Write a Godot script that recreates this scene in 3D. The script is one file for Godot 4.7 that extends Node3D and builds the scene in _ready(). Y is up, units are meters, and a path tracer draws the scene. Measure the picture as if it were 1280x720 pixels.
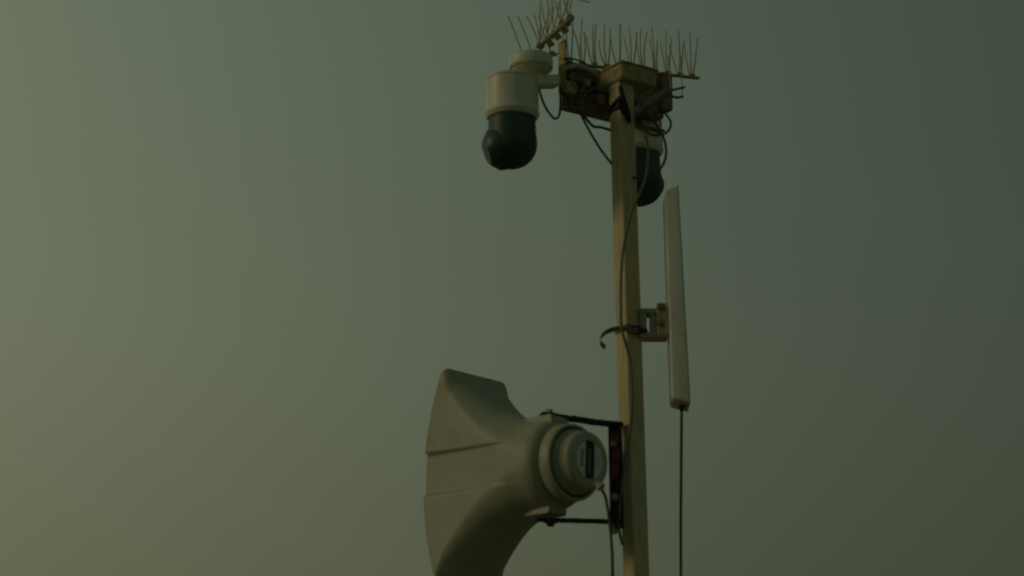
extends Node3D

# ---------- helpers ----------
var group_no := 0
var taken := {}

func numbered(n: String) -> String:
	if not taken.has(n):
		taken[n] = 0
		return n
	taken[n] += 1
	return "%s_%03d" % [n, taken[n]]

func thing(called: String, label: String, category: String, at := Vector3.ZERO, group := "") -> Node3D:
	var o := Node3D.new()
	o.name = numbered(called)
	add_child(o)
	o.position = at
	tag(o, label, category, group)
	return o

func tag(o: Node, label: String, category: String, group := "") -> void:
	o.set_meta("label", label)
	o.set_meta("category", category)
	if group != "":
		o.set_meta("group", group)

func st_new() -> SurfaceTool:
	var st := SurfaceTool.new()
	st.begin(Mesh.PRIMITIVE_TRIANGLES)
	return st

func obj(called: String, st: SurfaceTool, mat: Material, parent: Node = null, shift := Vector3.ZERO) -> MeshInstance3D:
	st.index()
	st.generate_normals()
	var mi := MeshInstance3D.new()
	mi.mesh = st.commit()
	mi.material_override = mat
	mi.name = numbered(called) if parent == null else called
	(self if parent == null else parent).add_child(mi, true)
	mi.position = shift
	return mi

# rows of points joined into a smooth sheet; wrap closes every row
func grid(st: SurfaceTool, rows: Array, wrap := true, flat := false) -> void:
	group_no += 1
	st.set_smooth_group(-1 if flat else group_no)
	for i in rows.size() - 1:
		var a: PackedVector3Array = rows[i]
		var b: PackedVector3Array = rows[i + 1]
		var n := a.size()
		for j in (n if wrap else n - 1):
			var k := (j + 1) % n
			for v in [a[j], b[j], a[k], a[k], b[j], b[k]]:
				st.add_vertex(v)

func fan(st: SurfaceTool, ring: PackedVector3Array, flip := false) -> void:
	group_no += 1
	st.set_smooth_group(group_no)
	var c := Vector3.ZERO
	for v in ring:
		c += v
	c /= ring.size()
	for j in ring.size():
		var k := (j + 1) % ring.size()
		if flip:
			for v in [c, ring[k], ring[j]]:
				st.add_vertex(v)
		else:
			for v in [c, ring[j], ring[k]]:
				st.add_vertex(v)

func circle(c: Vector3, x: Vector3, y: Vector3, r: float, n: int) -> PackedVector3Array:
	var a := PackedVector3Array()
	for i in n:
		var t := TAU * i / n
		a.append(c + x * cos(t) * r + y * sin(t) * r)
	return a

func side_of(axis: Vector3) -> Vector3:
	return axis.cross(Vector3.UP if absf(axis.y) < 0.9 else Vector3.RIGHT).normalized()

# profile: [along, radius] pairs; a null entry starts a new smooth run (a crisp edge)
func lathe(st: SurfaceTool, at: Vector3, axis: Vector3, profile: Array, n := 40) -> void:
	var x := side_of(axis)
	var y := axis.cross(x)
	var run := []
	for p in profile:
		if p == null:
			var last: PackedVector3Array = run[-1]
			grid(st, run)
			run = [last]
		else:
			run.append(circle(at + axis * p[0], x, y, maxf(p[1], 0.00005), n))
	grid(st, run)

# a tube through smoothed points
func tube(st: SurfaceTool, pts: Array, r: float, n := 8, smooth := true, r_end := -1.0) -> void:
	var path := PackedVector3Array()
	if smooth and pts.size() > 2:
		for i in pts.size() - 1:
			var p0: Vector3 = pts[maxi(i - 1, 0)]
			var p1: Vector3 = pts[i]
			var p2: Vector3 = pts[i + 1]
			var p3: Vector3 = pts[mini(i + 2, pts.size() - 1)]
			for k in 8:
				path.append(p1.cubic_interpolate(p2, p0, p3, k / 8.0))
		path.append(pts[-1])
	else:
		for p in pts:
			path.append(p)
	var rows := []
	var x := Vector3.ZERO
	for i in path.size():
		var d := (path[mini(i + 1, path.size() - 1)] - path[maxi(i - 1, 0)]).normalized()
		x = side_of(d) if i == 0 else (x - d * x.dot(d)).normalized()
		var rr := r if r_end < 0.0 else lerpf(r, r_end, float(i) / (path.size() - 1))
		rows.append(circle(path[i], x, d.cross(x), rr, n))
	grid(st, rows)
	fan(st, rows[0], true)
	fan(st, rows[-1])

# block with chamfered edges, spanned by three half-axes
func block(st: SurfaceTool, c: Vector3, hx: Vector3, hy: Vector3, hz: Vector3, bevel := 0.0015) -> void:
	var x := hx.normalized()
	var y := hy.normalized()
	var a := hx.length()
	var b := hy.length()
	var bv := minf(bevel, minf(a, b) * 0.6)
	var z := hz.normalized()
	var d := hz.length()
	var bz := minf(bv, d * 0.6)
	var ring := func(s: float, off: float) -> PackedVector3Array:
		var r := PackedVector3Array()
		var aa := a - s
		var bb := b - s
		var q := bv
		for p in [[aa, -bb + q], [aa, bb - q], [aa - q, bb], [-aa + q, bb], [-aa, bb - q], [-aa, -bb + q], [-aa + q, -bb], [aa - q, -bb]]:
			r.append(c + x * p[0] + y * p[1] + z * off)
		return r
	var rows := [ring.call(bz, -d), ring.call(0.0, -d + bz), ring.call(0.0, d - bz), ring.call(bz, d)]
	grid(st, rows, true, true)
	group_no += 1
	fan(st, rows[0], true)
	fan(st, rows[3])

# a flat strap of the given width and thickness bent along points; wide = its width direction
func strap(st: SurfaceTool, pts: Array, wide: Vector3, w: float, t: float) -> void:
	var rows := []
	for i in pts.size():
		var d: Vector3 = (pts[mini(i + 1, pts.size() - 1)] - pts[maxi(i - 1, 0)]).normalized()
		var n := d.cross(wide).normalized()
		var r := PackedVector3Array()
		for p in [[1, 1], [1, -1], [-1, -1], [-1, 1]]:
			r.append(pts[i] + wide * w * 0.5 * p[0] + n * t * 0.5 * p[1])
		rows.append(r)
	grid(st, rows, true, true)
	fan(st, rows[0], true)
	fan(st, rows[-1])

# a polygon (2D, in the x and y axes at c) with thickness along z
func slab(st: SurfaceTool, c: Vector3, x: Vector3, y: Vector3, z: Vector3, poly: PackedVector2Array, t: float) -> void:
	var lo := PackedVector3Array()
	var hi := PackedVector3Array()
	for p in poly:
		lo.append(c + x * p.x + y * p.y)
		hi.append(c + x * p.x + y * p.y + z * t)
	grid(st, [lo, hi], true, true)
	var tri := Geometry2D.triangulate_polygon(poly)
	st.set_smooth_group(-1)
	for i in range(0, tri.size(), 3):
		for k in [0, 1, 2]:
			st.add_vertex(hi[tri[i + k]])
		for k in [2, 1, 0]:
			st.add_vertex(lo[tri[i + k]])

func hex_bolt(st: SurfaceTool, at: Vector3, axis: Vector3, r: float, h: float) -> void:
	lathe(st, at, axis, [[0.0, r * 1.5], [h * 0.25, r * 1.5], null, [h * 0.25, r]], 16)
	var x := side_of(axis)
	var y := axis.cross(x)
	var rows := []
	for p in [[h * 0.2, 1.0], [h * 0.9, 1.0], [h, 0.86]]:
		rows.append(circle(at + axis * p[0], x, y, r * p[1], 6))
	grid(st, rows, true, true)
	fan(st, rows[-1])

# ---------- materials ----------
func noise_tex(seed_no: int, freq: float, stops: Array, cell := false, as_normal := false) -> NoiseTexture2D:
	var n := FastNoiseLite.new()
	n.seed = seed_no
	n.noise_type = FastNoiseLite.TYPE_CELLULAR if cell else FastNoiseLite.TYPE_SIMPLEX_SMOOTH
	n.frequency = freq
	n.fractal_octaves = 5
	n.fractal_gain = 0.55
	var t := NoiseTexture2D.new()
	t.width = 512
	t.height = 512
	t.seamless = true
	t.noise = n
	if as_normal:
		t.as_normal_map = true
		t.bump_strength = 6.0
	else:
		var g := Gradient.new()
		var offs := PackedFloat32Array()
		var cols := PackedColorArray()
		for s in stops:
			offs.append(s[0])
			cols.append(Color(s[1][0], s[1][1], s[1][2]).linear_to_srgb())
		g.offsets = offs
		g.colors = cols
		t.color_ramp = g
	return t

func mat(stops: Array, seed_no: int, freq: float, scale: Vector3, rough: float, bump := 0.0, metal := 0.0) -> StandardMaterial3D:
	var m := StandardMaterial3D.new()
	m.roughness = rough
	m.metallic = metal
	m.uv1_triplanar = true
	m.uv1_scale = scale
	m.albedo_texture = noise_tex(seed_no, freq, stops)
	if bump > 0.0:
		m.normal_enabled = true
		m.normal_scale = bump
		m.normal_texture = noise_tex(seed_no + 50, freq * 2.5, [], false, true)
	return m

func plain(r: float, g: float, b: float, rough: float, metal := 0.0) -> StandardMaterial3D:
	var m := StandardMaterial3D.new()
	m.albedo_color = Color(r, g, b).linear_to_srgb()
	m.roughness = rough
	m.metallic = metal
	return m

func evening_sky() -> PanoramaSkyMaterial:
	# dusty evening air: brightest and warmest round the hidden low sun off to the left, browner near the horizon
	var w := 1024
	var h := 512
	var im := Image.create_empty(w, h, false, Image.FORMAT_RGBF)
	for j in h:
		var el := PI * 0.5 - (j + 0.5) / h * PI
		for i in w:
			var az := wrapf((i + 0.5) / w * TAU, -PI, PI)
			var e := clampf(el, 0.0, PI * 0.5)
			var d := Vector3(sin(az) * cos(e), sin(e), -cos(az) * cos(e))
			var sun := Vector3(sin(deg_to_rad(SKY_AZ)) * cos(deg_to_rad(SKY_EL)), sin(deg_to_rad(SKY_EL)), -cos(deg_to_rad(SKY_AZ)) * cos(deg_to_rad(SKY_EL)))
			var th := rad_to_deg(acos(clampf(d.dot(sun), -1.0, 1.0)))
			var peak := exp(-pow(th / SKY_W, 2.0))
			var back := pow(d.dot(sun), 2.0) * (1.0 if d.dot(sun) > 0.0 else 1.5)
			var dust := exp(-rad_to_deg(e) / 18.0)
			var c := Vector3(0.15, 0.222, 0.173) * (1.0 + 1.6 * back) + Vector3(1.153, 1.218, 0.832) * peak
			c *= Vector3.ONE - Vector3(0.54, 0.678, 0.845) * dust
			c *= Vector3.ONE.lerp(Vector3(0.88, 0.78, 0.68), peak * (1.0 - smoothstep(9.0, 16.0, rad_to_deg(e))))
			c *= Vector3(0.985, 1.0, 1.02)
			c *= Vector3.ONE.lerp(Vector3(1.03, 0.93, 0.86), peak)
			c *= Vector3.ONE - Vector3(0.42, 0.27, 0.32) * smoothstep(12.0, 40.0, rad_to_deg(e)) * (1.0 - peak)
			if el < 0.0:
				c = c.lerp(Vector3(0.12, 0.11, 0.07), clampf(-el / 0.15, 0.0, 1.0))
			im.set_pixel(i, j, Color(c.x, c.y, c.z))
	var m := PanoramaSkyMaterial.new()
	m.panorama = ImageTexture.create_from_image(im)
	return m

const SKY_AZ := -45.0
const SKY_EL := 6.0
const SKY_W := 34.6

func _ready() -> void:
	# ---------- camera, sky, sun, exposure ----------
	var cam := Camera3D.new()
	cam.name = "camera"
	add_child(cam)
	cam.position = Vector3(0, 1.6, 6.6)
	cam.rotation_degrees = Vector3(17, 0, 0)
	cam.fov = 13.6855
	cam.near = 0.05
	cam.far = 2000.0
	var optics := CameraAttributesPhysical.new()
	optics.frustum_focal_length = 100.0
	optics.frustum_near = 0.05
	optics.frustum_far = 2000.0
	optics.frustum_focus_distance = 9.1
	optics.exposure_aperture = 4.0
	cam.attributes = optics
	cam.current = true
	var env := Environment.new()
	env.background_mode = Environment.BG_SKY
	var sky := Sky.new()
	sky.sky_material = evening_sky()
	env.sky = sky
	env.tonemap_mode = Environment.TONE_MAPPER_LINEAR
	env.tonemap_exposure = 0.26
	env.sdfgi_enabled = true
	env.ssao_enabled = true
	env.ssil_enabled = true
	var we := WorldEnvironment.new()
	we.name = "world_environment"
	we.environment = env
	add_child(we)
	var sun := DirectionalLight3D.new()
	sun.name = "hazy_sun"
	sun.light_energy = 0.46
	sun.light_color = Color(1.0, 0.93, 0.74)
	sun.light_angular_distance = 12.0
	sun.shadow_enabled = true
	add_child(sun)
	sun.position = Vector3(-6, 4, 1)
	sun.look_at_from_position(Vector3(-6, 2.4, 1.2), Vector3.ZERO)

	# ---------- materials ----------
	var pole_paint := mat([[0.0, [0.24, 0.155, 0.06]], [0.3, [0.53, 0.435, 0.225]], [0.55, [0.60, 0.50, 0.275]], [0.85, [0.63, 0.53, 0.30]], [1.0, [0.36, 0.25, 0.11]]], 3, 0.014, Vector3(9, 1.0, 9), 0.62, 0.35)
	var rusty := mat([[0.0, [0.09, 0.06, 0.024]], [0.4, [0.20, 0.155, 0.062]], [0.62, [0.29, 0.235, 0.105]], [0.8, [0.24, 0.13, 0.042]], [1.0, [0.40, 0.33, 0.16]]], 8, 0.015, Vector3(7, 7, 7), 0.8, 0.9)
	var cap_paint := mat([[0.0, [0.16, 0.10, 0.035]], [0.35, [0.34, 0.27, 0.11]], [0.65, [0.48, 0.405, 0.19]], [1.0, [0.22, 0.13, 0.045]]], 12, 0.014, Vector3(6, 6, 6), 0.7, 0.6)
	var white_shell := mat([[0.0, [0.58, 0.53, 0.40]], [0.45, [0.70, 0.68, 0.55]], [1.0, [0.74, 0.72, 0.60]]], 21, 0.009, Vector3(4, 2, 4), 0.42, 0.04)
	var horn_paint := mat([[0.0, [0.31, 0.29, 0.185]], [0.3, [0.385, 0.38, 0.265]], [0.7, [0.42, 0.42, 0.30]], [1.0, [0.35, 0.33, 0.225]]], 30, 0.008, Vector3(2.2, 1.6, 2.2), 0.5, 0.05)
	var radome := mat([[0.0, [0.54, 0.53, 0.44]], [0.5, [0.64, 0.67, 0.58]], [1.0, [0.68, 0.71, 0.62]]], 41, 0.01, Vector3(4, 1.2, 4), 0.8, 0.04)
	var galv := mat([[0.0, [0.26, 0.22, 0.12]], [0.5, [0.42, 0.39, 0.26]], [1.0, [0.50, 0.46, 0.32]]], 45, 0.02, Vector3(9, 9, 9), 0.55, 0.3)
	var black_shell := plain(0.028, 0.06, 0.038, 0.5)
	var black_glass := plain(0.022, 0.056, 0.034, 0.45)
	var black_tape := mat([[0.0, [0.008, 0.007, 0.005]], [1.0, [0.022, 0.02, 0.014]]], 51, 0.03, Vector3(10, 10, 10), 0.7, 0.8)
	var black_iron := mat([[0.0, [0.018, 0.012, 0.006]], [0.55, [0.035, 0.026, 0.014]], [1.0, [0.085, 0.05, 0.022]]], 55, 0.02, Vector3(9, 9, 9), 0.75, 1.0)
	var spike_steel := plain(0.62, 0.54, 0.37, 0.6, 0.0)
	var spike_base := mat([[0.0, [0.34, 0.27, 0.15]], [1.0, [0.60, 0.50, 0.32]]], 61, 0.03, Vector3(9, 9, 9), 0.6, 0.4)
	var grey_cord := plain(0.19, 0.175, 0.11, 0.6)
	var dark_cord := plain(0.045, 0.11, 0.06, 0.55)
	var tan_cord := plain(0.24, 0.20, 0.10, 0.6)
	var band_steel := plain(0.20, 0.175, 0.115, 0.6, 0.0)
	var red_paint := mat([[0.0, [0.04, 0.012, 0.01]], [0.45, [0.34, 0.03, 0.04]], [0.75, [0.42, 0.07, 0.08]], [1.0, [0.07, 0.03, 0.02]]], 71, 0.03, Vector3(12, 6, 12), 0.6, 0.6)
	var pale_nut := plain(0.40, 0.36, 0.22, 0.55)
	var dusty := mat([[0.0, [0.16, 0.145, 0.10]], [1.0, [0.25, 0.23, 0.165]]], 81, 0.01, Vector3(0.3, 0.3, 0.3), 0.95, 0.4)

	# ---------- ground ----------
	var gs := st_new()
	var gr := []
	for i in 21:
		var row := PackedVector3Array()
		for j in 21:
			row.append(Vector3((i - 10) * 90.0, 0, (j - 10) * 90.0))
		gr.append(row)
	grid(gs, gr, false)
	var ground := obj("ground", gs, dusty)
	ground.set_meta("kind", "structure")

	var turn := deg_to_rad(34.0)
	var U := Vector3(cos(turn), 0, -sin(turn))   # along the crossbeam, to the right and away
	var V := Vector3(sin(turn), 0, cos(turn))    # square to it, towards the right and near
	var Y := Vector3.UP

	# ---------- pole ----------
	var top := Vector3(0.3219, 4.2603, 0.0000)
	var low := Vector3(0.3451, 2.7824, 0.0000)
	var up := (top - low).normalized()
	var foot := low - up * (low.y / up.y)
	var pole := thing("steel_pole", "square cream painted steel pole with rust streaks, standing in the middle of everything", "pole", foot)
	var ps := st_new()
	var hs := 0.0272
	var px := (U - up * U.dot(up)).normalized()
	var pz := px.cross(up).normalized()
	var rows := []
	for k in 41:
		var y := (top - foot).length() * k / 40.0
		var r := PackedVector3Array()
		for q in 4:
			for m in 5:
				var t := TAU * q / 4.0 + (m - 2) * TAU / 4.0 / 4.0 * 0.999
				var cx := (1.0 if q == 0 or q == 3 else -1.0) * (hs - 0.005)
				var cz := (1.0 if q < 2 else -1.0) * (hs - 0.005)
				t = TAU * q / 4.0 + m * TAU / 16.0
				r.append(up * y + px * (cx + 0.005 * cos(t)) + pz * (cz + 0.005 * sin(t)))
		rows.append(r)
	grid(ps, rows)
	fan(ps, rows[-1])
	obj("post", ps, pole_paint, pole)
	var bs := st_new()
	block(bs, Vector3(0, 0.006, 0), U * 0.1, V * 0.1, Y * 0.006)
	obj("base_plate", bs, rusty, pole)
	for a in [-1, 1]:
		for b in [-1, 1]:
			var bo := st_new()
			hex_bolt(bo, Vector3(0, 0.012, 0) + U * 0.075 * a + V * 0.075 * b, Y, 0.009, 0.012)
			obj("bolt", bo, rusty, pole)
	# square box cap at the head of the pole
	var capn := Vector3(0.3254, 4.2959, 0.0000) + V * -0.008
	var cs := st_new()
	var cor := Vector3(0.3219, 4.2689, 0.0600)
	var cc := cor + U * 0.063 - V * 0.066
	block(cs, cc, U * 0.063, Y * 0.026, V * 0.066, 0.004)
	obj("cap_box", cs, cap_paint, pole, -foot)
	var lip := st_new()
	block(lip, cc + Y * 0.028, U * 0.066, Y * 0.003, V * 0.069, 0.0015)
	obj("cap_lid", lip, cap_paint, pole, -foot)

	# ---------- crossbeam ----------
	var bl := Vector3(0.1490, 4.1784, -0.0300)           # lower left end
	var bt := Vector3(0.1499, 4.3235, -0.0300)
	var bh := bt.y - bl.y
	var blen := 0.365
	var beam := thing("crossbeam", "rusty brown channel beam running behind the pole head, holding both dome cameras", "beam", bl)
	var mk := func(u0: float, u1: float, y0: float, y1: float, v0: float, v1: float) -> SurfaceTool:
		var s := st_new()
		block(s, U * (u0 + u1) * 0.5 + Y * (y0 + y1) * 0.5 + V * (v0 + v1) * 0.5, U * (u1 - u0) * 0.5, Y * (y1 - y0) * 0.5, V * (v1 - v0) * 0.5, 0.002)
		return s
	# web with a bolt hole the sky shows through
	var hc := Vector2(0.088, 0.066)
	var ws := st_new()
	for s in [[0.0, hc.x - 0.02, 0.0, bh], [hc.x + 0.02, blen, 0.0, bh], [hc.x - 0.02, hc.x + 0.02, 0.0, hc.y - 0.02], [hc.x - 0.02, hc.x + 0.02, hc.y + 0.02, bh]]:
		block(ws, U * (s[0] + s[1]) * 0.5 + Y * (s[2] + s[3]) * 0.5 - V * 0.004, U * (s[1] - s[0]) * 0.5, Y * (s[3] - s[2]) * 0.5, V * 0.004, 0.0002)
	for side in [0.0, -0.008]:
		var inner := PackedVector3Array()
		var outer := PackedVector3Array()
		for k in 16:
			var t := TAU * k / 16.0
			var dv := Vector2(cos(t), sin(t))
			var sq := dv / maxf(absf(dv.x), absf(dv.y)) * 0.0202
			inner.append(U * (hc.x + dv.x * 0.0042) + Y * (hc.y + dv.y * 0.0042) + V * side)
			outer.append(U * (hc.x + sq.x) + Y * (hc.y + sq.y) + V * side)
		grid(ws, [inner, outer], true, true)
	obj("web", ws, rusty, beam)
	obj("bottom_flange", mk.call(0.0, blen, 0.0, 0.006, 0.0002, 0.026), rusty, beam)
	obj("top_flange", mk.call(0.0, blen, bh - 0.006, bh, 0.0002, 0.026), rusty, beam)
	obj("end_plate", mk.call(-0.0065, -0.0005, 0.05, 0.215, -0.012, 0.024), cap_paint, beam)
	obj("clip_angle", mk.call(0.02, 0.115, bh - 0.05, bh - 0.012, 0.001, 0.016), rusty, beam)
	obj("splice_plate", mk.call(0.02, 0.15, 0.01, 0.05, 0.0005, 0.006), rusty, beam)
	for q in [[0.112, 0.062], [0.06, 0.1], [0.135, 0.095], [0.045, 0.03], [0.25, 0.09], [0.3, 0.05]]:
		var s := st_new()
		hex_bolt(s, U * q[0] + Y * q[1] + V * 0.0005, V, 0.009, 0.014)
		obj("bolt", s, cap_paint if q[0] == 0.112 else rusty, beam)
	# conduit lying on the beam, left of the cap
	var cds := st_new()
	tube(cds, [Vector3(0.1518, 4.3020, -0.0150), Vector3(0.1947, 4.3117, -0.0200), Vector3(0.2329, 4.3030, -0.0300), Vector3(0.2665, 4.2836, -0.0450)], 0.009, 10)
	obj("conduit", cds, galv, beam, -bl)
	var rb := st_new()
	block(rb, Vector3(0.4510, 4.2880, -0.1850), U * 0.02, Y * 0.06, V * 0.035, 0.003)
	obj("side_box", rb, rusty, beam, -bl)
	var wp := st_new()
	block(wp, Vector3(0.4015, 4.2581, -0.1750), U * 0.05, Y * 0.05, V * 0.03, 0.003)
	obj("junction_box", wp, rusty, beam, -bl)

	for w in [[Vector3(0.1518, 4.3286, -0.0050), Vector3(0.1734, 4.3352, -0.0150), Vector3(0.1998, 4.3317, -0.0250), Vector3(0.2261, 4.3204, -0.0350), Vector3(0.2425, 4.2923, -0.0350), Vector3(0.2472, 4.2580, -0.0450), Vector3(0.2664, 4.2416, -0.0550), Vector3(0.3053, 4.2444, -0.0750)], [Vector3(0.1630, 4.2684, 0.0050), Vector3(0.1843, 4.2786, 0.0050), Vector3(0.2058, 4.2725, -0.0050), Vector3(0.2154, 4.2511, -0.0150), Vector3(0.2033, 4.2206, -0.0150), Vector3(0.2101, 4.1903, -0.0150), Vector3(0.2295, 4.1778, -0.0350)], [Vector3(0.1797, 4.2837, 0.0050), Vector3(0.1771, 4.2532, 0.0050), Vector3(0.1890, 4.2319, -0.0050), Vector3(0.2176, 4.2308, -0.0150), Vector3(0.2464, 4.2449, -0.0250), Vector3(0.3009, 4.2751, -0.0750)]]:
		var s := st_new()
		tube(s, w, 0.0027)
		obj("wire", s, black_tape if w.size() == 8 else rusty, beam, -bl)
	for q in [[Vector3(0.1748, 4.2370, -0.0050), 0.016, 0.02], [Vector3(0.2205, 4.2602, -0.0250), 0.013, 0.012], [Vector3(0.2662, 4.2212, -0.0550), 0.012, 0.016]]:
		var s := st_new()
		block(s, q[0], U * q[1], Y * q[2], V * 0.008, 0.003)
		obj("clip", s, cap_paint, beam, -bl)

	# ---------- dome cameras ----------
	var c1 := make_camera(Vector3(0.0000, 4.1293, 0.0450), white_shell, black_shell, black_glass, "white dome camera on the left with its round mount and arm in full view")
	var to := Vector3(0.1351, 4.2633, -0.0200)
	var arm := st_new()
	var a0 := Vector3(0.0352, 4.2386, 0.0350)
	block(arm, (a0 + to) * 0.5, (to - a0) * 0.5, Y * 0.019, V * 0.02, 0.007)
	obj("arm", arm, white_shell, c1, -c1.position)
	var capm := st_new()
	var mc := Vector3(0.0556, 4.2857, 0.0000)
	lathe(capm, mc, Y, [[0.0, 0.0], [0.0, 0.05], null, [0.0, 0.05], [0.003, 0.056], [0.008, 0.058], null, [0.008, 0.0635], [0.012, 0.0655], [0.040, 0.0655], [0.046, 0.0635], [0.049, 0.058], [0.051, 0.0]], 48)
	obj("mount_cap", capm, white_shell, c1, -c1.position)
	var c2 := c1.duplicate()
	c2.name = numbered("dome_camera")
	add_child(c2)
	c2.position = Vector3(0.3814, 4.1336, -0.2700)
	c2.rotation.y = deg_to_rad(-130)
	tag(c2, "white dome camera half hidden behind the pole, its black ball hanging beside the antenna", "security camera", "dome cameras on the pole head")

	# ---------- bird spike strips ----------
	var rng := RandomNumberGenerator.new()
	rng.seed = 11
	spike_strip(Vector3(0.1570, 4.3261, -0.0300), Vector3(0.5719, 4.3563, -0.2250), 11, 0.140, "long row of thin bird spikes along the crossbeam top, sticking out to the right", spike_steel, spike_base, rng)
	spike_strip(Vector3(0.0773, 4.4104, -0.1150), Vector3(0.1758, 4.4119, 0.1050), 5, 0.138, "clump of splayed bird spikes rising above the left camera mount", spike_steel, spike_base, rng)
	spike_strip(Vector3(0.0240, 4.3616, -0.0850), Vector3(0.1374, 4.3875, -0.1100), 4, 0.135, "four single bird spikes leaning left behind the round mount cap", spike_steel, spike_base, rng, -0.27, [0])
	var bent := st_new()
	tube(bent, [Vector3(0.1714, 4.4188, 0.0950), Vector3(0.1694, 4.4595, 0.0950), Vector3(0.1626, 4.4979, 0.0950), Vector3(0.1883, 4.4800, 0.0950), Vector3(0.2282, 4.4672, 0.0950)], 0.0019, 6)
	var splay := get_node("bird_spike_strip_001")
	obj("bent_spike", bent, spike_steel, splay, -splay.position)
	var clump := st_new()
	for at in [Vector3(0.0867, 4.4093, -0.1000), Vector3(0.1056, 4.4175, -0.0700), Vector3(0.1150, 4.4003, -0.0600), Vector3(0.1218, 4.4160, -0.0300), Vector3(0.1359, 4.4066, -0.0200), Vector3(0.1425, 4.4222, 0.0100), Vector3(0.1563, 4.4059, 0.0300), Vector3(0.1491, 4.4247, 0.0400), Vector3(0.1628, 4.4135, 0.0600), Vector3(0.1716, 4.4209, 0.0900)]:
		block(clump, at, Vector3(0.008, 0.008, -0.004), Vector3(-0.006, 0.006, 0.003), Vector3(0.0, -0.003, 0.010), 0.002)
	obj("twisted_base_piece", clump, spike_base, splay, -splay.position)
	# loose grey strip tucked behind the black tape
	var loose := thing("loose_strip", "loose grey plastic strip slanting up from the black tape to two wire prongs", "bird spikes", Vector3(0.3617, 4.1379, 0.0550))
	var ls := st_new()
	var l0 := Vector3(0.3523, 4.1354, 0.0550)
	var l1 := Vector3(0.4628, 4.2179, 0.0300)
	block(ls, (l0 + l1) * 0.5, (l1 - l0) * 0.5, (l1 - l0).cross(Vector3(0, 0, 1)).normalized() * 0.0095, Vector3(0, 0, 0.007), 0.003)
	obj("strip", ls, plain(0.16, 0.155, 0.105, 0.7), loose, -loose.position)
	var lu := st_new()
	block(lu, (l0 + l1) * 0.5 + (l1 - l0).cross(Vector3(0, 0, 1)).normalized() * 0.0122, (l1 - l0) * 0.49, (l1 - l0).cross(Vector3(0, 0, 1)).normalized() * 0.0025, Vector3(0, 0, 0.010), 0.001)
	obj("lower_edge", lu, dark_cord, loose, -loose.position)
	for pr in [[Vector3(0.4557, 4.2129, 0.0300), Vector3(0.5084, 4.2295, 0.0200), 0.0036], [Vector3(0.4555, 4.2028, 0.0300), Vector3(0.4815, 4.1947, 0.0250), 0.004], [Vector3(0.4815, 4.1947, 0.0250), Vector3(0.5031, 4.1992, 0.0200), 0.004], [Vector3(0.4671, 4.1953, 0.0300), Vector3(0.4602, 4.3268, 0.0300), 0.0016], [Vector3(0.5007, 4.1992, 0.0200), Vector3(0.4987, 4.3310, 0.0200), 0.0016]]:
		var s := st_new()
		tube(s, [pr[0], pr[1]], pr[2], 6, false)
		obj("prong", s, spike_steel if pr[2] < 0.003 else dark_cord, loose, -loose.position)

	# ---------- panel antenna ----------
	var ant := thing("panel_antenna", "tall pale panel antenna seen edge on, right of the pole", "antenna", Vector3(0.4537, 3.5220, 0.0000))
	var an := st_new()
	var back0 := Vector3(0.4500, 3.2764, 0.0000)
	var back1 := Vector3(0.4411, 3.8965, 0.0000)
	var fr0 := Vector3(0.5019, 3.2647, 0.0000)
	var fr1 := Vector3(0.4810, 3.9113, 0.0000)
	var sec := func(f: float, inset: float) -> PackedVector3Array:
		var b := back0.lerp(fr0, f)
		var t := back1.lerp(fr1, f)
		var r := PackedVector3Array()
		var hw := 0.058 - inset
		var rad := 0.005
		var d := (t - b).normalized()
		b += d * inset
		t -= d * inset
		for q in [[b, 1, 0], [t, 1, 1], [t, -1, 2], [b, -1, 3]]:
			for m in 5:
				var ang: float = [-PI / 2, 0.0, PI / 2, PI][q[2]] + PI / 2 * m / 4.0
				var sy := -1.0 if q[2] == 0 or q[2] == 3 else 1.0
				r.append(q[0] - d * sy * rad + Vector3(0, 0, 1) * q[1] * (hw - rad) + Vector3(0, 0, 1) * cos(ang) * rad + d * sin(ang) * rad)
		return r
	var arows := [sec.call(0.0, 0.012), sec.call(0.02, 0.007), sec.call(0.07, 0.003), sec.call(0.14, 0.001), sec.call(0.88, 0.0)]
	grid(an, arows)
	fan(an, arows[0], true)
	obj("radome", an, radome, ant, -ant.position)
	var fp := st_new()
	var frows := [sec.call(0.885, -0.0015), sec.call(0.98, -0.0015), sec.call(1.0, 0.001)]
	grid(fp, frows)
	fan(fp, frows[0], true)
	fan(fp, frows[2])
	obj("front_cover", fp, radome, ant, -ant.position)
	var gl := st_new()
	lathe(gl, Vector3(0.4806, 3.2741, 0.0000), Vector3.DOWN, [[0.0, 0.011], [0.012, 0.011], null, [0.012, 0.008], [0.02, 0.006], [0.022, 0.0]], 16)
	obj("cable_gland", gl, black_shell, ant, -ant.position)
	var mb := st_new()
	block(mb, Vector3(0.4013, 3.5423, 0.0000), Vector3(0.0390, 0, 0), Y * 0.008, Vector3(0, 0, 0.026), 0.003)
	obj("upper_bracket_arm", mb, galv, ant, -ant.position)
	var mb2 := st_new()
	block(mb2, Vector3(0.4024, 3.4708, 0.0000), Vector3(0.0412, 0, 0), Y * 0.008, Vector3(0, 0, 0.026), 0.003)
	obj("lower_bracket_arm", mb2, galv, ant, -ant.position)
	var mb3 := st_new()
	block(mb3, Vector3(0.4272, 3.5148, 0.0000), Vector3(0.0137, 0, 0), Y * 0.0504, Vector3(0, 0, 0.03), 0.003)
	obj("bracket_plate", mb3, galv, ant, -ant.position)
	var mb4 := st_new()
	block(mb4, Vector3(0.4034, 3.5065, 0.0000), Vector3(0.0096, 0, 0), Y * 0.0286, Vector3(0, 0, 0.02), 0.002)
	obj("bracket_web", mb4, galv, ant, -ant.position)
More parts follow.
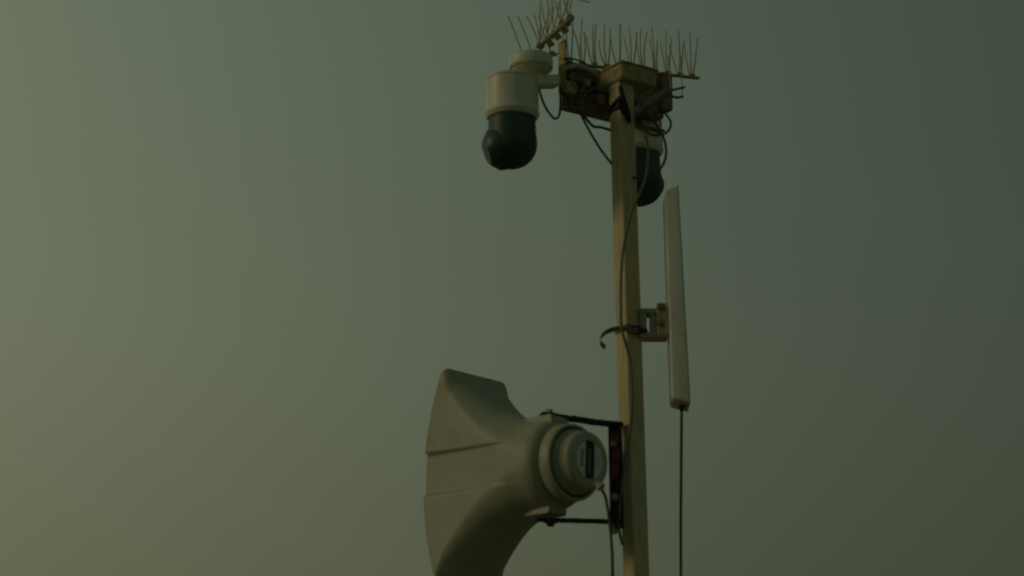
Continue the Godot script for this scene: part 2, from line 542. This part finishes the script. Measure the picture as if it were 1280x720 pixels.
	var mb5 := st_new()
	block(mb5, Vector3(0.3733, 3.5124, 0.0000), Vector3(0.0110, 0, 0), Y * 0.0355, Vector3(0, 0, 0.022), 0.003)
	obj("pole_saddle", mb5, galv, ant, -ant.position)
	for q in [[828.5, 384.5, 0.03], [826, 404, 0.031]]:
		var s := st_new()
		hex_bolt(s, ant.position + (Vector3(0.4249, 3.5513, 0.0300) - Vector3(0.4537, 3.5220, 0.0000)) if q[1] < 390.0 else Vector3(0.4240, 3.5035, 0.0310), Vector3(0, 0, 1), 0.007, 0.012)
		obj("bolt", s, band_steel, ant, -ant.position)

	# hose clamp that ties the antenna mount to the pole, its tail curling loose to the left
	var hcl := thing("hose_clamp", "dark steel strap round the pole with its loose tail curling out to the left", "clamp", Vector3(0.3303, 3.4824, 0.0300))
	var pcx := Vector3(0.3318, 3.4910, 0.0000)
	var around := []
	for q in [[-1, 1], [1, 1], [1, -1], [-1, -1]]:
		for m in 4:
			var base_t: float = {"-11": PI / 2, "11": 0.0, "1-1": -PI / 2, "-1-1": PI}["%d%d" % [q[0], q[1]]]
			var t := base_t + PI / 2 - PI / 2 * m / 3.0
			if q[0] == -1 and q[1] == -1:
				t = -PI / 2 - PI / 2 * m / 3.0
			if q[0] == -1 and q[1] == 1:
				t = PI - PI / 2 * m / 3.0
			if q[0] == 1 and q[1] == -1:
				t = -PI / 2 * m / 3.0
			around.append(pcx + U * (q[0] * 0.0218 + cos(t) * 0.0066) + V * (q[1] * 0.0218 + sin(t) * 0.0066))
	around.append(around[0])
	var hb := st_new()
	strap(hb, around, Y, 0.017, 0.0012)
	obj("band", hb, band_steel, hcl, -hcl.position)
	var ht := st_new()
	var tail := []
	var tp := [Vector3(0.3642, 3.4810, 0.0350), Vector3(0.3408, 3.4790, 0.0460), Vector3(0.3158, 3.4820, 0.0480), Vector3(0.2907, 3.4802, 0.0500), Vector3(0.2677, 3.4705, 0.0550), Vector3(0.2526, 3.4550, 0.0600), Vector3(0.2494, 3.4403, 0.0620), Vector3(0.2545, 3.4309, 0.0620), Vector3(0.2647, 3.4244, 0.0600)]
	for i in tp.size() - 1:
		for k in 5:
			tail.append(tp[i].cubic_interpolate(tp[i + 1], tp[maxi(i - 1, 0)], tp[mini(i + 2, tp.size() - 1)], k / 5.0))
	tail.append(tp[-1])
	strap(ht, tail, Vector3(0.15, 1, 0.35).normalized(), 0.015, 0.0012)
	obj("tail", ht, band_steel, hcl, -hcl.position)
	var hsn := st_new()
	block(hsn, Vector3(0.3519, 3.4848, 0.0300), Vector3(0.013, 0, -0.006), Y * 0.011, V * 0.009, 0.003)
	tube(hsn, [Vector3(0.3551, 3.4833, 0.0350), Vector3(0.3832, 3.4829, 0.0200)], 0.008, 8, false)
	obj("screw_housing", hsn, black_iron, hcl, -hcl.position)

	# ---------- horn loudspeaker ----------
	make_horn(horn_paint, black_iron, red_paint, pale_nut, galv)

	# ---------- black tape ----------
	var tape := st_new()
	var tz := Vector3(0.3226, 4.1718, 0.0000)
	var edge := tz - U * 0.0274 + V * 0.0274
	slab(tape, edge + V * 0.0006, U, Y, V, PackedVector2Array([Vector2(-0.002, 0.058), Vector2(0.012, 0.036), Vector2(0.02, 0.012), Vector2(0.034, -0.022), Vector2(0.038, -0.052), Vector2(0.028, -0.058), Vector2(0.016, -0.038), Vector2(0.004, -0.028), Vector2(-0.002, -0.018)]), 0.005)
	slab(tape, edge - U * 0.0006, -V, Y, -U, PackedVector2Array([Vector2(-0.003, 0.02), Vector2(0.012, 0.018), Vector2(0.03, 0.006), Vector2(0.052, 0.0), Vector2(0.052, -0.022), Vector2(0.03, -0.014), Vector2(0.012, -0.016), Vector2(-0.003, -0.014)]), 0.005)
	tube(tape, [edge + Y * 0.05 + V * 0.004, edge + Y * 0.02 + V * 0.008 + U * 0.006, edge - Y * 0.015 + V * 0.007 + U * 0.018, edge - Y * 0.045 + V * 0.004 + U * 0.03], 0.007, 8)
	tube(tape, [edge - U * 0.006 - V * 0.05 - Y * 0.008, edge - U * 0.008 - V * 0.02 + Y * 0.001, edge + V * 0.008 + Y * 0.012, edge + U * 0.02 + V * 0.008 - Y * 0.004], 0.006, 8)
	tag(obj("black_tape", tape, black_tape), "ragged black tape bound round the pole below its box cap", "tape")

	# ---------- cables ----------
	cable("camera_cable", [Vector3(0.0801, 4.2239, 0.0150), Vector3(0.0917, 4.1836, 0.0150), Vector3(0.1105, 4.1522, 0.0050), Vector3(0.1282, 4.1397, -0.0050), Vector3(0.1403, 4.1600, -0.0150), Vector3(0.1430, 4.2049, -0.0200), Vector3(0.1422, 4.2500, -0.0250)], 0.0036, dark_cord, "thin dark cable looping down between the left camera and the crossbeam")
	cable("drop_cable", [Vector3(0.1945, 4.1887, -0.0500), Vector3(0.2082, 4.1570, -0.0400), Vector3(0.2284, 4.1065, -0.0200), Vector3(0.2557, 4.0527, -0.0100), Vector3(0.2805, 4.0098, 0.0050), Vector3(0.3097, 3.9851, -0.0300)], 0.0038, dark_cord, "dark cable slanting from under the crossbeam down to the pole's left face")
	cable("short_cable", [Vector3(0.2060, 4.1722, -0.0400), Vector3(0.2220, 4.1456, -0.0300), Vector3(0.2403, 4.1216, -0.0200), Vector3(0.2587, 4.1153, -0.0100), Vector3(0.2773, 4.1084, -0.0050), Vector3(0.3112, 4.1053, -0.0300)], 0.0042, dark_cord, "short dark cable branching under the crossbeam, the upper of two reaching the pole's left face")
	cable("looped_cable", [Vector3(0.4128, 4.1518, -0.0200), Vector3(0.4307, 4.1592, 0.0000), Vector3(0.4494, 4.1542, 0.0000), Vector3(0.4643, 4.1341, 0.0000), Vector3(0.4663, 4.1165, 0.0000), Vector3(0.4554, 4.0964, 0.0000), Vector3(0.4364, 4.0877, 0.0000), Vector3(0.4106, 4.0864, 0.0000), Vector3(0.3944, 4.0989, 0.0000)], 0.0034, dark_cord, "small dark cable loop sticking out right above the hidden camera")
	cable("arched_cable", [Vector3(0.3537, 4.2100, 0.0500), Vector3(0.3670, 4.1754, 0.0550), Vector3(0.3878, 4.1448, 0.0500), Vector3(0.4158, 4.1112, 0.0400), Vector3(0.4369, 4.0826, 0.0300), Vector3(0.4478, 4.0428, 0.0300), Vector3(0.4471, 4.0056, 0.0300), Vector3(0.4326, 3.9734, 0.0300), Vector3(0.4066, 3.9537, 0.0300), Vector3(0.3789, 3.9481, 0.0250), Vector3(0.3559, 3.9474, 0.0200), Vector3(0.3282, 3.9652, -0.0300)], 0.0040, plain(0.085, 0.08, 0.045, 0.55), "brownish cable arching from the black tape round the front of the hidden camera's ball")
	cable("pole_cable", [Vector3(0.3884, 4.0889, 0.0200), Vector3(0.3964, 4.0353, 0.0300), Vector3(0.3953, 3.9889, 0.0350), Vector3(0.3873, 3.9403, 0.0400), Vector3(0.3677, 3.8870, 0.0450), Vector3(0.3461, 3.8354, 0.0460), Vector3(0.3290, 3.7722, 0.0460), Vector3(0.3166, 3.7000, 0.0450), Vector3(0.3109, 3.6163, 0.0440), Vector3(0.3099, 3.5442, 0.0460), Vector3(0.3112, 3.4814, 0.0500), Vector3(0.3243, 3.4330, 0.0460), Vector3(0.3349, 3.3790, 0.0460), Vector3(0.3384, 3.3089, 0.0460), Vector3(0.3350, 3.2282, 0.0440), Vector3(0.3250, 3.1480, 0.0420), Vector3(0.3129, 3.0797, 0.0400), Vector3(0.3055, 3.0122, 0.0360), Vector3(0.2980, 2.9446, 0.0340), Vector3(0.2975, 2.9062, 0.0340), Vector3(0.3057, 2.8631, 0.0360)], 0.0042, grey_cord, "long grey cable snaking down the front of the pole from camera to loudspeaker bracket")
	cable("antenna_cable", [Vector3(0.4803, 3.2577, 0.0000), Vector3(0.4759, 3.1002, 0.0000), Vector3(0.4715, 2.9402, 0.0000), Vector3(0.4673, 2.7378, 0.0000), Vector3(0.4579, 2.3865, 0.0000), Vector3(0.45, 0.006, 0.0)], 0.0042, dark_cord, "dark green cable hanging straight down from the panel antenna")
	cable("speaker_cable", [Vector3(0.2436, 2.9835, 0.2000), Vector3(0.2546, 2.9635, 0.1900), Vector3(0.2631, 2.9147, 0.1800), Vector3(0.2693, 2.8506, 0.1700), Vector3(0.2728, 2.7538, 0.1600), Vector3(0.2737, 2.5835, 0.1400), Vector3(0.29, 0.006, 0.13)], 0.0042, dark_cord, "dark cable dropping from the horn loudspeaker driver past its lower bracket arm")

func cable(called: String, pts: Array, r: float, m: Material, label: String) -> void:
	var s := st_new()
	tube(s, pts, r, 8)
	tag(obj(called, s, m), label, "cable")

func make_camera(at: Vector3, shell: Material, dark: Material, glass: Material, label: String) -> Node3D:
	# at: the middle of the housing's lower rim
	var c := thing("dome_camera", label, "security camera", at, "dome cameras on the pole head")
	var Y := Vector3.UP
	var R := 0.0806
	var hgt := 0.118
	var s := st_new()
	lathe(s, Vector3.ZERO, Y, [[-0.012, R * 0.80], [-0.010, R * 0.9], null, [-0.010, R * 0.9], [0.0, R * 0.99], [0.003, R], [0.006, R], null, [0.006, R * 0.985], [0.010, R * 0.975], [hgt - 0.014, R * 0.955], null, [hgt - 0.0135, R * 0.94], [hgt - 0.0125, R * 0.94], null, [hgt - 0.012, R * 0.955], [hgt - 0.006, R * 0.94], [hgt, R * 0.86], [hgt + 0.004, R * 0.7], [hgt + 0.005, 0.0]], 64)
	obj("housing", s, shell, c)
	# one smooth dark head: a collar that runs into the ball
	var b := st_new()
	var bc := -Y * 0.088
	var prof := [[0.004, R * 0.80], [0.012, R * 0.855], [0.03, R * 0.86], [0.055, R * 0.875], [0.075, R * 0.908]]
	for k in 15:
		var t := PI * 0.5 * k / 14.0
		prof.append([0.088 + sin(t) * R * 0.915, cos(t) * R * 0.915])
	lathe(b, Vector3.ZERO, -Y, prof, 48)
	var ball := obj("ball", b, dark, c)
	var aim := Vector3(-0.9, -0.38, 0.1).normalized()
	var w := st_new()
	lathe(w, bc, aim, [[R * 0.2, R * 0.85], [R * 0.72, R * 0.76], [R * 0.96, R * 0.50], [R * 1.01, R * 0.44], null, [R * 1.01, R * 0.43], [R * 1.03, 0.0]], 40)
	obj("lens_window", w, glass, ball)
	return c

func spike_strip(a: Vector3, b: Vector3, n: int, length: float, label: String, steel: Material, plastic: Material, rng: RandomNumberGenerator, tilt := 0.0, prongs := [0, 1, -1]) -> void:
	var t := thing("bird_spike_strip", label, "bird spikes", a, "bird spike strips on the pole head")
	var d := (b - a).normalized()
	var side := d.cross(Vector3.UP).normalized()
	var span := (b - a).length()
	var s := st_new()
	block(s, d * span * 0.5, d * span * 0.5, Vector3.UP * 0.003, side * 0.008, 0.002)
	obj("base", s, plastic, t)
	for i in n:
		var u := span * (i + 0.35) / n
		var k := st_new()
		block(k, d * u + Vector3.UP * 0.006, d * 0.009, Vector3.UP * 0.005, side * 0.009, 0.002)
		obj("socket", k, plastic, t)
		for q in prongs:
			var lean: Vector3 = side * (0.26 * q + rng.randf_range(-0.07, 0.07)) + d * (tilt - 0.03 + rng.randf_range(-0.09, 0.06))
			var dir := (Vector3.UP + lean).normalized()
			var root: Vector3 = d * (u + q * 0.006) + Vector3.UP * 0.006
			var p := st_new()
			var ln := length * (rng.randf_range(0.94, 1.04) if q == 0 else rng.randf_range(0.62, 0.98))
			var bend := rng.randf_range(-0.006, 0.006)
			tube(p, [root, root + dir * ln * 0.5 + d * bend, root + dir * ln], 0.0025, 6, true, 0.0020)
			obj("spike", p, steel, t)

func label_print() -> ImageTexture:
	var n := 256
	var im := Image.create_empty(n, n, false, Image.FORMAT_RGB8)
	im.fill(Color(0.84, 0.85, 0.80))
	im.fill_rect(Rect2i(88, 0, 88, n), Color(0.03, 0.03, 0.03))
	var rng := RandomNumberGenerator.new()
	rng.seed = 5
	# worn print too small to read: a bold word at the left, pale lines in the band, fine lines at the right
	var y := 70
	while y < 186:
		im.fill_rect(Rect2i(40, y, 32, 6), Color(0.12, 0.13, 0.12))
		im.fill_rect(Rect2i(40, y + 12, 32, 6), Color(0.12, 0.13, 0.12))
		im.fill_rect(Rect2i(40 + rng.randi_range(0, 2) * 12, y, 8, 18), Color(0.12, 0.13, 0.12))
		y += 24
	for col in [[120, 15, 56, 210, Color(0.55, 0.55, 0.5)], [146, 3, 70, 180, Color(0.3, 0.3, 0.28)], [103, 4, 70, 190, Color(0.3, 0.3, 0.28)], [192, 5, 80, 180, Color(0.42, 0.43, 0.4)], [208, 5, 86, 170, Color(0.42, 0.43, 0.4)]]:
		y = col[2]
		while y < col[3]:
			var l := rng.randi_range(6, 14)
			im.fill_rect(Rect2i(col[0], y, col[1], l), col[4])
			y += l + 3
	im.generate_mipmaps()
	return ImageTexture.create_from_image(im)

func make_horn(paint: Material, iron: Material, red: Material, nut: Material, galv: Material) -> void:
	var yaw := deg_to_rad(45)
	var pitch := deg_to_rad(2.3)
	var A := Vector3(-sin(yaw) * cos(pitch), sin(pitch), -cos(yaw) * cos(pitch))     # where the horn points: left and away
	var L := Vector3(-cos(yaw), 0, sin(yaw))      # its flank that we see: left and near
	var Y := A.cross(L)
	if Y.y < 0.0:
		Y = -Y
	var pivot := Vector3(0.1089, 3.0763, 0.0800)
	var h := thing("horn_loudspeaker", "big beige horn loudspeaker pointing left, bolted to the pole by its rusty bracket", "loudspeaker", pivot)
	var k := 0.0022                      # metres per unit of the tables below
	# stations: distance ahead of the pivot, half height, half width, squareness 0..1
	var table := [[-34, 43, 43, 0.0], [-19, 43.5, 43.5, 0.0], [-17.5, 50, 50, 0.0], [-14, 54, 53.5, 0.0], [-6, 57, 56, 0.0], [8, 57.5, 55, 0.0], [25, 59, 54, 0.05], [38, 63, 53, 0.12], [55, 70, 52.5, 0.22], [70, 78.5, 52.5, 0.27], [85, 89.5, 53, 0.37], [100, 102.5, 53.5, 0.48], [112, 112.5, 54.5, 0.6], [124, 121.5, 55.5, 0.74], [133, 130, 57, 0.92], [139, 135.5, 58, 0.98], [142, 138, 58, 1.0]]
	var s := st_new()
	var rws := []
	var mouth := func(f: float, hh: float, ww: float, sq: float, grow: float, rib: float) -> PackedVector3Array:
		var r := PackedVector3Array()
		var n := 480
		for i in n:
			# a rounded rectangle whose corners grow until it is a circle
			var q := 8.0 * i / n
			var face := int(floor(q + 1.0)) % 8 / 2
			var m := fposmod(q + 1.0, 2.0) - 1.0
			var rad := lerpf(minf(ww, hh), 11.0, sq)
			var bx := ([1.0, -m, -1.0, m][face] as float) * ww
			var by := ([m, 1.0, -m, -1.0][face] as float) * hh
			var ix := maxf(absf(bx) - (ww - rad), 0.0)
			var iy := maxf(absf(by) - (hh - rad), 0.0)
			if ix > 0.0 and iy > 0.0:
				var dl := sqrt(ix * ix + iy * iy)
				var ml := maxf(ix, iy)
				bx = signf(bx) * (ww - rad + ix * ml / dl)
				by = signf(by) * (hh - rad + iy * ml / dl)
			var cx := bx
			var cy := by
			# shallow channel along the middle of each flank
			if rib > 0.0 and absf(cx) > ww * 0.7:
				var half := 27.5
				cx -= signf(cx) * rib * (1.0 - smoothstep(half - 2.2, half + 0.6, absf(cy)))
			var fwd := f + grow * (1.0 - pow(cy / 138.0, 2.0))
			r.append((A * fwd + L * cx + Y * cy) * k)
		return r
	for j in table.size():
		var q: Array = table[j]
		var q2: Array = table[mini(j + 1, table.size() - 1)]
		for m in (3 if j < table.size() - 1 else 1):
			var u := m / 3.0
			var f := lerpf(q[0], q2[0], u)
			var rib := 4.5 * clampf((f - 12.0) / 110.0, 0.0, 1.0)
			rws.append(mouth.call(f, lerpf(q[1], q2[1], u), lerpf(q[2], q2[2], u), lerpf(q[3], q2[3], u), 28.0 * pow(clampf((f - 42.0) / 100.0, 0.0, 1.0), 1.5), rib))
	# rolled mouth edge and the inside of the flare
	rws.append(mouth.call(144.5, 139.0, 59.0, 1.0, 28.0, 4.5))
	rws.append(mouth.call(145.5, 137.0, 57.0, 1.0, 28.0, 4.5))
	for j in range(table.size() - 2, 2, -1):
		var q: Array = table[j]
		rws.append(mouth.call(q[0] + 0.5, q[1] - 3.0, q[2] - 3.0, q[3], 28.0 * pow(clampf((q[0] - 42.0) / 100.0, 0.0, 1.0), 1.5), 4.5 * clampf((q[0] - 12.0) / 110.0, 0.0, 1.0)))
	grid(s, rws)
	fan(s, rws[-1])
	var flare := obj("flare", s, paint, h)
	# mounting lugs above and below the neck
	for sg in [1.0, -1.0]:
		var lg := st_new()
		var c: Vector3 = Y * sg * 57.0 * k
		var poly := PackedVector2Array([Vector2(-13, -8), Vector2(-13, 4.5), Vector2(-10, 6), Vector2(28, 6), Vector2(52, 2), Vector2(76, -6), Vector2(76, -12), Vector2(0, -14)])
		var pp := PackedVector2Array()
		for p in poly:
			pp.append(Vector2(p.x, p.y * sg) * k)
		slab(lg, c - L * 16.0 * k, A, Y, L, pp, 32.0 * k)
		obj("mounting_lug", lg, paint, flare)
	var B := -A
	# driver: stepped rings and a rounded cap
	var d := st_new()
	lathe(d, Vector3.ZERO, B, [[23 * k, 43 * k], [24.5 * k, 47.5 * k], [27 * k, 49.5 * k], [40 * k, 49 * k], [42 * k, 48 * k], null, [42.4 * k, 46.5 * k], [42 * k, 45 * k], null, [30 * k, 44.5 * k], null, [30 * k, 36 * k]], 72)
	obj("driver_ring", d, paint, h)
	var d2 := st_new()
	lathe(d2, Vector3.ZERO, B, [[28 * k, 41 * k], [45 * k, 41 * k], [46.5 * k, 40 * k], null, [46.5 * k, 37.5 * k], [60 * k, 37.2 * k], [63.6 * k, 36 * k], [65.6 * k, 33 * k], [66.4 * k, 29 * k], [66.8 * k, 26 * k], null, [66.0 * k, 24.6 * k], [66.0 * k, 0.0]], 72)
	var cap := obj("driver_cap", d2, paint, h)
	for i in 4:
		var sc := st_new()
		var t := TAU * (i + 0.5) / 4.0
		lathe(sc, B * 29.0 * k + (L * cos(t) + Y * sin(t)) * 42.2 * k, B, [[0.0, 2.6 * k], [6.5 * k, 2.6 * k], [7.5 * k, 2.0 * k], [7.5 * k, 0.0]], 12)
		obj("screw", sc, iron, h)
	# maker's plate with worn print
	var lb := SurfaceTool.new()
	lb.begin(Mesh.PRIMITIVE_TRIANGLES)
	var right := -L
	var ctr := B * 66.4 * k
	for i in 48:
		for t in [-1.0, TAU * i / 48.0, TAU * (i + 1) / 48.0]:
			var o := Vector2.ZERO if t < 0.0 else Vector2(cos(t), sin(t))
			lb.set_uv(Vector2(0.5 + o.x * 0.5, 0.5 - o.y * 0.5))
			lb.add_vertex(ctr + (right * o.x + Y * o.y) * 24.0 * k)
	var lm := StandardMaterial3D.new()
	lm.albedo_texture = label_print()
	lm.roughness = 0.45
	obj("label_plate", lb, lm, cap)
	var gs := st_new()
	var gp := Vector3(0.2435, 2.9913, 0.2050) - pivot
	lathe(gs, gp + Vector3(-0.012, 0.012, 0), Vector3(0.55, -0.8, 0.2).normalized(), [[0.0, 0.011], [0.012, 0.011], null, [0.012, 0.013], [0.02, 0.013], null, [0.02, 0.009], [0.026, 0.006], [0.027, 0.0]], 12)
	obj("cable_gland", gs, paint, cap)

	# U bracket: two arms and a back bar against the pole
	var br := thing("speaker_bracket", "rusty dark U bracket with flaking red paint holding the horn to the pole", "bracket", Vector3(0.2869, 3.0727, 0.0200))
	var o := -br.position
	var t0 := Vector3(0.0804, 3.2202, 0.0900)
	var t1 := Vector3(0.3086, 3.2051, 0.0250)
	var ar := st_new()
	var rng := RandomNumberGenerator.new()
	rng.seed = 9
	var wd := (t1 - t0).cross(Y).normalized()
	var pts := []
	for i in 15:
		pts.append(t0.lerp(t1, i / 14.0) + Y * rng.randf_range(-0.0012, 0.0012))
	strap(ar, pts, wd, 0.034, 0.011)
	for i in 16:
		var q := t0.lerp(t1, rng.randf_range(0.25, 0.98)) + Y * 0.0052 + wd * rng.randf_range(-0.012, 0.015)
		lathe(ar, q, Y, [[-0.002, 0.006], [0.001, 0.0045], [0.0035, 0.0015], [0.004, 0.0]], 7)
	obj("upper_arm", ar, iron, br, o)
	var l0 := Vector3(0.0661, 2.9231, 0.0900)
	var l1 := Vector3(0.3049, 2.9295, 0.0250)
	var al := st_new()
	pts = []
	for i in 15:
		pts.append(l0.lerp(l1, i / 14.0) + Y * rng.randf_range(-0.0008, 0.0008))
	strap(al, pts, (l1 - l0).cross(Y).normalized(), 0.032, 0.009)
	obj("lower_arm", al, iron, br, o)
	var bk := st_new()
	var b0 := Vector3(0.2893, 3.2143, 0.0300)
	var b1 := Vector3(0.2922, 2.9093, 0.0300)
	var wv := Vector3(0.95, 0, 0.3).normalized()
	strap(bk, [b0, b0.lerp(b1, 0.3), b0.lerp(b1, 0.6), b1], wv, 0.0380, 0.008)
	obj("back_bar", bk, iron, br, o)
	var nrm := Vector3(-0.3, 0, 0.95).normalized()
	var rd := st_new()
	var rp := Vector3(0.2902, 3.1025, 0.0300) + nrm * 0.0045
	var rise := (b0 - b1).normalized()
	for q in [[0.058, 0.020, 0.0], [0.016, 0.018, 0.003], [-0.030, 0.024, -0.002]]:
		slab(rd, rp + rise * q[0] + wv * q[2], wv, rise, nrm, PackedVector2Array([Vector2(-0.012, q[1]), Vector2(-0.002, q[1] * 0.8), Vector2(0.009, q[1] * 1.1), Vector2(0.012, 0.004), Vector2(0.007, -q[1] * 0.9), Vector2(-0.004, -q[1] * 0.6), Vector2(-0.011, -q[1] * 1.05), Vector2(-0.008, 0.0)]), 0.0015)
	obj("red_paint_flake", rd, red, br, o)
	for q in [[766.5, 556.0, 0.0075], [766, 622.0, 0.009]]:
		var s2 := st_new()
		var at: Vector3 = b0.lerp(b1, (q[1] - 527.5) / 133.5) + nrm * 0.005 - wv * 0.004
		hex_bolt(s2, at, nrm, q[2] * 0.8, 0.012)
		obj("bolt", s2, nut, br, o)
	for q in [[t0.lerp(t1, 0.10), 1.0], [l0.lerp(l1, 0.17), -1.0]]:
		var s3 := st_new()
		hex_bolt(s3, q[0] + Y * q[1] * 0.0055, Y * q[1], 0.012, 0.012)
		obj("pivot_bolt", s3, iron if q[1] < 0.0 else galv, br, o)
	var sp := st_new()
	block(sp, Vector3(0.2860, 2.9158, 0.0200), Vector3(0.008, 0, 0), Y * 0.018, Vector3(0, 0, 0.012), 0.002)
	obj("spacer_block", sp, nut, br, o)
